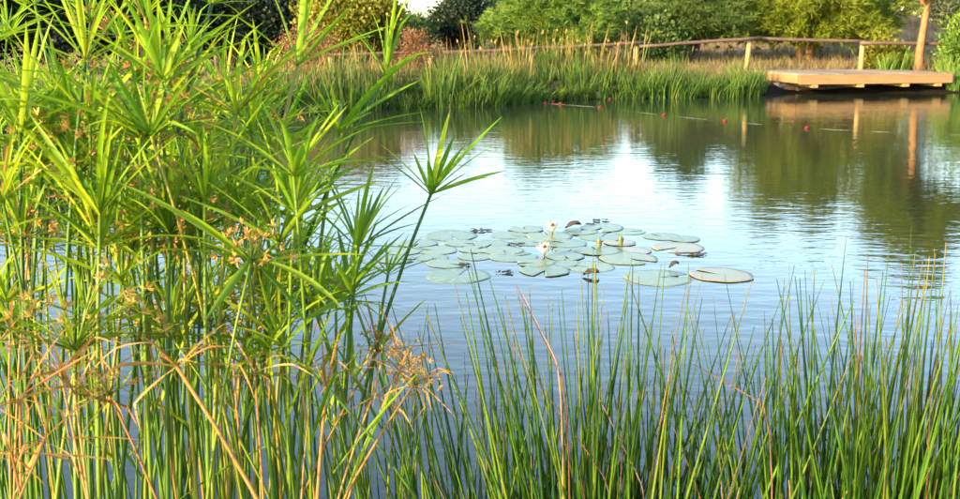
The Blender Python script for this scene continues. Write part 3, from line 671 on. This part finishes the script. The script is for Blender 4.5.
def head_mesh(seed, n=26, R=.055):
    r = random.Random(seed); mb = MB(); mb.m = []
    for i in range(n):
        a = r.uniform(0, 6.28); el = math.asin(r.uniform(.05, 1)); d = Vector((math.cos(a) * math.cos(el), math.sin(a) * math.cos(el), math.sin(el))); l = R * r.uniform(.5, 1.2)
        e = d * l; mb.tube([(0, 0, 0), e * .55 + Vector((0, 0, .006)), e], [.0006, .0005, .0004], 3, cap=False); mb.m += [1] * (len(mb.f) - len(mb.m))
        for k in range(r.randint(8, 12)):
            q = (d + Vector((r.gauss(0, .8), r.gauss(0, .8), r.gauss(0, .8)))).normalized(); s_ = q.orthogonal().normalized() * .0013; ll = r.uniform(.007, .013)
            mb.quadstrip([[e, e], [e + q * ll * .5 - s_, e + q * ll * .5 + s_], [e + q * ll, e + q * ll]])
        mb.m += [0] * (len(mb.f) - len(mb.m))
    return mb.mesh('flower_head', [M['spike'], M['culm']])
HD = [head_mesh(i) for i in range(4)]
HDB = [head_mesh(10 + i, 34, .075) for i in range(2)]
def sedge(T, B, label, group, nb=13, L=1.0, open_=(15, 75), head=None, dry=False, rad=.0046, bow=.0, axis_=None, straight=False, headscale=1.0, wide=1.0):
    """one culm: T = umbel point, B = base; open_ = range of bract elevations above the plane across the stem"""
    t = thing('umbrella_sedge', label, 'sedge', B, 0, group); nb = max(8, int(nb * 1.05)); headscale *= 1.3
    B = Vector(B); T = Vector(T); up = Vector((0, 0, 1)); D = T - B
    C = B + Vector((D.x * .25 + bow, D.y * .25, D.z * .6))
    pts = []; n = 9
    for i in range(n):
        f = i / (n - 1); pts.append(B * (1 - f) ** 2 + C * 2 * f * (1 - f) + T * f * f - B)
    mb = MB(); mb.tube(pts, [rad * (1.15 - .38 * i / (n - 1)) for i in range(n)], 6); mb.build('culm', M['dry'] if dry else M['culm'], t)
    ax = (axis_ or ((pts[-1] - pts[-2]).normalized() * .8 + up * .35 + Vector((rnd.gauss(0, .12), rnd.gauss(0, .12), 0)))).normalized()
    e1 = ax.orthogonal().normalized(); e2 = ax.cross(e1); top = T - B
    for i in range(nb):
        phi = 2 * math.pi * (i + rnd.uniform(-.35, .35)) / nb * 1.0 + 2.399 * (i % 2)
        el = RAD(rnd.uniform(*open_)); rad_ = e1 * math.cos(phi) + e2 * math.sin(phi)
        x = rad_ * math.cos(el) + ax * math.sin(el); z = -rad_ * math.sin(el) + ax * math.cos(el); y = z.cross(x)
        R = Matrix((x, y, z)).transposed() @ Matrix.Rotation(rnd.gauss(0, .35), 3, 'X')
        sc = L * rnd.choice((.5, .7, .8, .85, .95, 1.05)) * rnd.uniform(.9, 1.1)
        me = rnd.choice(BRD) if dry or (rnd.random() < .03 and not straight) else rnd.choice((BR[0], BR[4], BR[7]) if straight else BR)
        o = link('bract', me, t); o.matrix_local = Matrix.Translation(top + ax * rnd.uniform(-.004, .006)) @ R.to_4x4() @ Matrix.Diagonal((sc, sc * wide * rnd.uniform(.65, 1.1), sc, 1))
    if head is None: head = rnd.random() < .3
    if head:
        o = link('flower_head', rnd.choice(HD if headscale < 1.5 else HDB), t, top); o.rotation_mode = 'QUATERNION'; o.rotation_quaternion = ax.to_track_quat('Z', 'Y'); o.scale = (headscale,) * 3
    return t
def base_for(T, dx=0, dy=0): 
    x, y = T.x + dx, T.y + dy; return Vector((x, y, max(-.3, gz1(x, y)) - .03))
GS = 'green umbrella sedge stalks of the dense stand'
GSL = 'green umbrella sedge stalk with spreading strap-like bracts in the dense stand'
GF_ = 'flowering umbrella sedge stalks'
GFL = 'green umbrella sedge stalk carrying an orange-brown flower head in the dense stand'
GD = 'withered umbrella sedge stalks'
GDL = 'withered straw-coloured umbrella sedge stalk with shrivelled bracts in the dense stand'
# the stalks that stand out, by where their umbels are
def hero(px, py, Y, label=None, foot=None, **k):
    T = at(px, py, Y)
    if foot:                                    # a point lower down the stem, to give the lean
        f = at(*foot, Y - .05); d = (T - f); s_ = (T.z - .1) / d.z; B = T - d * s_; B.z = max(-.3, gz1(B.x, B.y)) - .03
    else: B = base_for(T, rnd.uniform(-.1, .1), rnd.uniform(-.15, .1))
    h = k.get('head', False); lab = label
    if not lab:
        ht = 'tall' if T.z > 1.5 else 'low' if T.z < 1.15 else 'middling'
        if k.get('dry'): lab = '%s withered straw-coloured sedge stalk with %s bracts%s' % (ht if T.z > .95 else 'very low', 'long shrivelled' if k.get('L', 1) > .62 else 'short shrivelled', ' and a dried flower head' if h else '')
        elif h: lab = '%s umbrella sedge stalk at the front of the stand, %s orange-brown flower head' % (ht, 'large' if k.get('headscale', 1) > 1.1 else 'small')
        else: lab = '%s umbrella sedge stalk with %s star of bracts at the front of the stand' % (ht, 'a full' if k.get('nb', 16) > 16 else 'a loose')
    return sedge(T, B, lab, None if label else (GD if k.get('dry') else GF_ if h else GS), **{**dict(head=False), **k})
hero(431, 194, 2.25, 'lone umbrella sedge stalk leaning out over the water before the lily pads', (380, 400), nb=15, L=.92, open_=(12, 68), axis_=Vector((.25, -.1, 1)), straight=True, wide=1.35)
hero(358, 249, 2.15, 'bright umbrella sedge stalk with full star of bracts beside the lone leaning stalk', (349, 420), nb=18, L=1.0, open_=(0, 65), rad=.005)
hero(385, 76, 2.3, 'tall umbrella sedge stalk with upright bracts leaning before the sunlit reeds', (330, 250), nb=10, L=.95, open_=(5, 85))
hero(297, 67, 2.1, 'tall umbrella sedge stalk with few broad upright bracts before the dark tree', (268, 300), nb=10, L=1.0, open_=(15, 85))
hero(337, 133, 2.2, foot=(320, 330), nb=14, L=1.0, open_=(10, 60))
hero(236, 114, 2.0, foot=(228, 330), nb=18, L=1.0, open_=(0, 70))
hero(212, 3, 2.1, 'tallest umbrella sedge stalk, its umbel rising above all the others', (196, 120), nb=14, L=.8, open_=(-5, 50))
hero(140, 138, 1.9, 'large umbrella sedge umbel with wide arching bracts and orange flower heads', (148, 330), nb=20, L=1.05, open_=(-5, 65), head=True, headscale=1.2)
hero(20, 132, 1.9, nb=18, foot=(28, 300), L=1.0)
hero(187, 107, 2.2, nb=18, foot=(180, 300), L=1.0)
hero(243, 226, 2.0, nb=16, foot=(262, 420), L=.95, open_=(10, 75)); hero(308, 308, 2.3, nb=20, foot=(300, 420), L=.8, open_=(-10, 50), head=True)
hero(85, 62, 1.9, nb=16, foot=(80, 250), L=1.1); hero(135, 82, 2.1, nb=14, foot=(130, 300), head=True, headscale=1.2); hero(165, 75, 2.0, nb=14, foot=(160, 300), head=True)
hero(60, 105, 2.3, nb=16, foot=(52, 300)); hero(270, 160, 2.4, nb=16, foot=(258, 330)); hero(300, 205, 2.2, nb=16, foot=(285, 400)); hero(388, 275, 2.5, nb=12, foot=(370, 430), open_=(10, 60), L=.6)
hero(170, 236, 1.9, nb=16, foot=(172, 400), head=True, headscale=1.3); hero(195, 238, 2.1, nb=14, foot=(190, 400), head=True); hero(42, 168, 2.0, nb=14, foot=(40, 330), head=True, headscale=1.2)
hero(75, 350, 1.75, nb=12, foot=(80, 490), head=True, headscale=1.5, L=.8); hero(100, 215, 1.8, nb=18, foot=(104, 400), L=1.05); hero(205, 200, 1.9, nb=18, foot=(210, 400))
# withered ones
hero(177, 367, 1.7, 'withered umbrella sedge with pale papery bracts and a slanting brown stem', (228, 490), nb=9, dry=True, L=.9, open_=(-30, 30))
hero(326, 391, 1.85, 'withered tan umbrella sedge held upright like a small open star', (322, 490), nb=13, dry=True, L=.5, open_=(0, 70), rad=.004)
for px, py, Y, ft in ((255, 375, 1.8, (262, 490)), (20, 400, 1.6, (24, 490)), (60, 372, 1.7, (80, 490)), (378, 352, 2.1, (330, 480)), (414, 384, 1.9, (376, 480)), (400, 368, 2.0, (370, 480)), (10, 330, 1.8, None), (230, 330, 2.0, None), (110, 395, 1.7, (140, 490)), (300, 372, 2.0, None), (45, 440, 1.5, (30, 499)), (372, 398, 2.0, (352, 490)), (150, 345, 1.9, None), (28, 255, 2.0, None), (12, 455, 1.5, (20, 499)), (75, 395, 1.65, None)):
    hero(px, py, Y, foot=ft, dry=True, nb=rnd.randint(9, 13), L=rnd.uniform(.45, .72), open_=(-40, 60), rad=.0028, head=rnd.random() < .5, headscale=.75)
# the rest of the stand
def in_stand(px, py):
    lim = 245 + 1.0 * py if py < 105 else (330 if py < 240 else (350 if py < 280 else 410))
    return px < lim - 30
k = 0
while k < 142:
    px, py = rnd.uniform(-70, 400), (rnd.uniform(-10, 345) if k < 115 else rnd.uniform(170, 350))
    if not in_stand(px, py) or (py < 130 and rnd.random() < .2): continue
    Y = rnd.uniform(1.8, 2.9) if py > 60 else rnd.uniform(2.0, 3.3)
    if rnd.random() < .25 and px < 260 and 25 < py < 130: Y = rnd.uniform(3.2, 5.0)
    T = at(px, py, Y); lean = rnd.gauss(0, .12)
    h = rnd.random() < .2; op = rnd.choice([(0, 70), (-15, 55), (15, 80)])
    lab = '%s umbrella sedge stalk with %s %s' % ('tall' if T.z > 1.5 else 'low' if T.z < 1.15 else 'middling', {0: 'widely spreading bracts', -15: 'flat drooping bracts', 15: 'upswept bracts'}[op[0]],
          'and an orange-brown flower head' if h else ('set back in the stand' if Y > 2.6 else 'at the front of the stand'))
    sedge(T, base_for(T, lean, rnd.uniform(-.2, .15)), lab, GF_ if h else GS, nb=rnd.randint(11, 18), L=rnd.uniform(.8, 1.1), open_=op, head=h, headscale=rnd.choice([1, 1, 1.3]), rad=rnd.uniform(.003, .0045), bow=rnd.gauss(0, .04))
    k += 1
# unseen stalks added beside the camera to shade the rushes
for i in range(24):
    y = rnd.uniform(.25, .9); x = rnd.uniform(max(-1.6, -1.22 + (y - 1) * 1.27 + .15), -.82); B = Vector((x, y, gz1(x, y) - .03)); T = B + Vector((rnd.gauss(0, .07), rnd.gauss(0, .07), rnd.uniform(1.15, 1.6)))
    sedge(T, B, 'unseen umbrella sedge stalk added to shade the rushes', 'unseen stalks added for shade', nb=13, L=rnd.uniform(.8, 1.0), head=False)
# young shoots without umbels
for i in range(95):
    px = rnd.uniform(-30, 440); py = rnd.uniform(300, 440); Y = rnd.uniform(1.8, 2.9); T = at(px, py, Y)
    B = base_for(T, rnd.gauss(0, .08), rnd.uniform(-.15, .15))
    t = thing('sedge_shoot', 'bare green sedge shoot rising among the umbrella sedge stems', 'sedge', B, 0, 'bare shoots in the umbrella sedge stand')
    mb = MB(); D = T - B; b0 = rnd.gauss(0, .03); n = 7
    mb.tube([D * (i_ / (n - 1)) + Vector((b0 * math.sin(math.pi * i_ / (n - 1)), 0, 0)) for i_ in range(n)], [.0043 * (1 - .9 * (i_ / (n - 1)) ** 2) for i_ in range(n)], 6); mb.build('culm', M['culm'], t)
    if rnd.random() < .6 and px < 390:
        o = link('leaf', rnd.choice(BR), t, D * rnd.uniform(.75, .95)); o.rotation_euler = (0, -RAD(rnd.uniform(30, 75)), rnd.uniform(0, 6.28)); o.scale = (1.2, 1.0, 1.2)

# ------------------------------------------------------------------ rushes along the near bank
def rush_mesh(seed, mat):
    r = random.Random(seed); mb = MB(); n = 8; bx_, by_ = r.gauss(0, .035), r.gauss(0, .035)
    mb.tube([(bx_ * (f * f) * 1.0, by_ * f * f, f) for f in [i / (n - 1) for i in range(n)]], [.0056 * (1 - .86 * (i / (n - 1)) ** 1.5) for i in range(n)], 4, cap=False); return mb.mesh('stem', mat)
RU = [rush_mesh(i, M['rush']) for i in range(10)]; RUD = [rush_mesh(40 + i, M['rushdry']) for i in range(5)]
def rush_clump(px, Y, top, n, spread, label):
    f = at(px, 499, Y); x0, y0 = f.x, Y; z0 = gz1(x0, y0); zt = at(px, top, Y).z
    t = thing('rush_clump', label, 'rush', (x0, y0, z0), 0, 'rush clumps along the near bank')
    H = zt - z0; n = int(n * 2.15)
    for i in range(n):
        a = rnd.uniform(0, 6.28); r = spread * math.sqrt(rnd.random()); dry = rnd.random() < .065
        h = H * (1.1 - .64 * rnd.random() ** .85)
        o = link('stem', rnd.choice(RUD if dry else RU), t, (r * math.cos(a), r * math.sin(a) * .8, -.06))
        tx = rnd.gauss(0, .075) + .24 * r * math.cos(a) / spread; ty = rnd.gauss(0, .05)
        if dry and rnd.random() < .3: tx = rnd.choice((-1, 1)) * rnd.uniform(.3, .7); h *= .9
        d = Vector((tx, ty, 1)).normalized(); o.rotation_mode = 'QUATERNION'
        o.rotation_quaternion = d.to_track_quat('Z', 'Y') @ Matrix.Rotation(rnd.uniform(0, 6.28), 3, 'Z').to_quaternion()
        th = rnd.uniform(.75, 1.25) * (.8 if dry else 1); o.scale = (th, th, h)
RL = 'rush clump '
for px, Y, top, n, sp, lab in ((430, 2.2, 345, 26, .13, 'among withered stalks at the edge of the umbrella sedges'), (482, 2.15, 345, 24, .13, 'thin and open, next to the clump at the umbrella sedges'),
                               (528, 2.1, 300, 44, .13, 'with slanting reddish stems leaning towards the lily pads'), (583, 2.05, 258, 66, .11, 'below the lily pads, with sun-flecked straw tips'),
                               (638, 2.0, 268, 74, .11, 'dense, below the brown-rimmed lily pad'), (688, 2.1, 335, 30, .09, 'second from the dense one, beside a dip of open water'),
                               (738, 2.3, 410, 9, .09, 'shortest of the row, in the dip between taller ones'), (792, 2.05, 300, 54, .11, 'beyond the dip, with scattered brown stems'),
                               (838, 2.0, 262, 80, .12, 'tall and dense, beyond the dip and the clump with scattered brown stems'), (890, 2.1, 275, 62, .14, 'next to the last clump of the row'),
                               (940, 1.95, 255, 74, .15, 'with long straight stems, reaching the highest'), (990, 2.1, 262, 50, .14, 'at the far end of the row, past the highest one')):
    rush_clump(px, Y, top, n, sp, RL + lab)
# a few long fallen stems lying across the rushes
for i, (a, b_) in enumerate((((516, 285), (560, 372)), ((690, 362), (760, 402)), ((512, 345), (600, 470)), ((888, 430), (842, 499)), ((600, 400), (640, 480)), ((522, 292), (556, 360)))):
    p0, p1 = at(*a, 2.0), at(*b_, 1.95); q = Vector((p1.x + .35 * (p1.x - p0.x), p1.y, 0)); q.z = gz1(q.x, q.y) - .04; c0 = p1 + (p1 - p0) * .35
    B = q; mb = MB(); n = 13; P = []
    for j in range(n):
        f = j / (n - 1); P.append(p0.lerp(p1, f / .55) if f < .55 else p1.lerp(c0, (f - .55) / .45).lerp(c0.lerp(q, (f - .55) / .45), (f - .55) / .45))
    mb.tube([p_ - B for p_ in P], [.0007 + .0014 * j / (n - 1) for j in range(n)], 5)
    o = mb.build('fallen_stem', M['rushdry'], None, True, B); tag(o, 'dry reddish brown stem slanting across the green rushes', 'stem', 'dry stems slanting across the rushes')
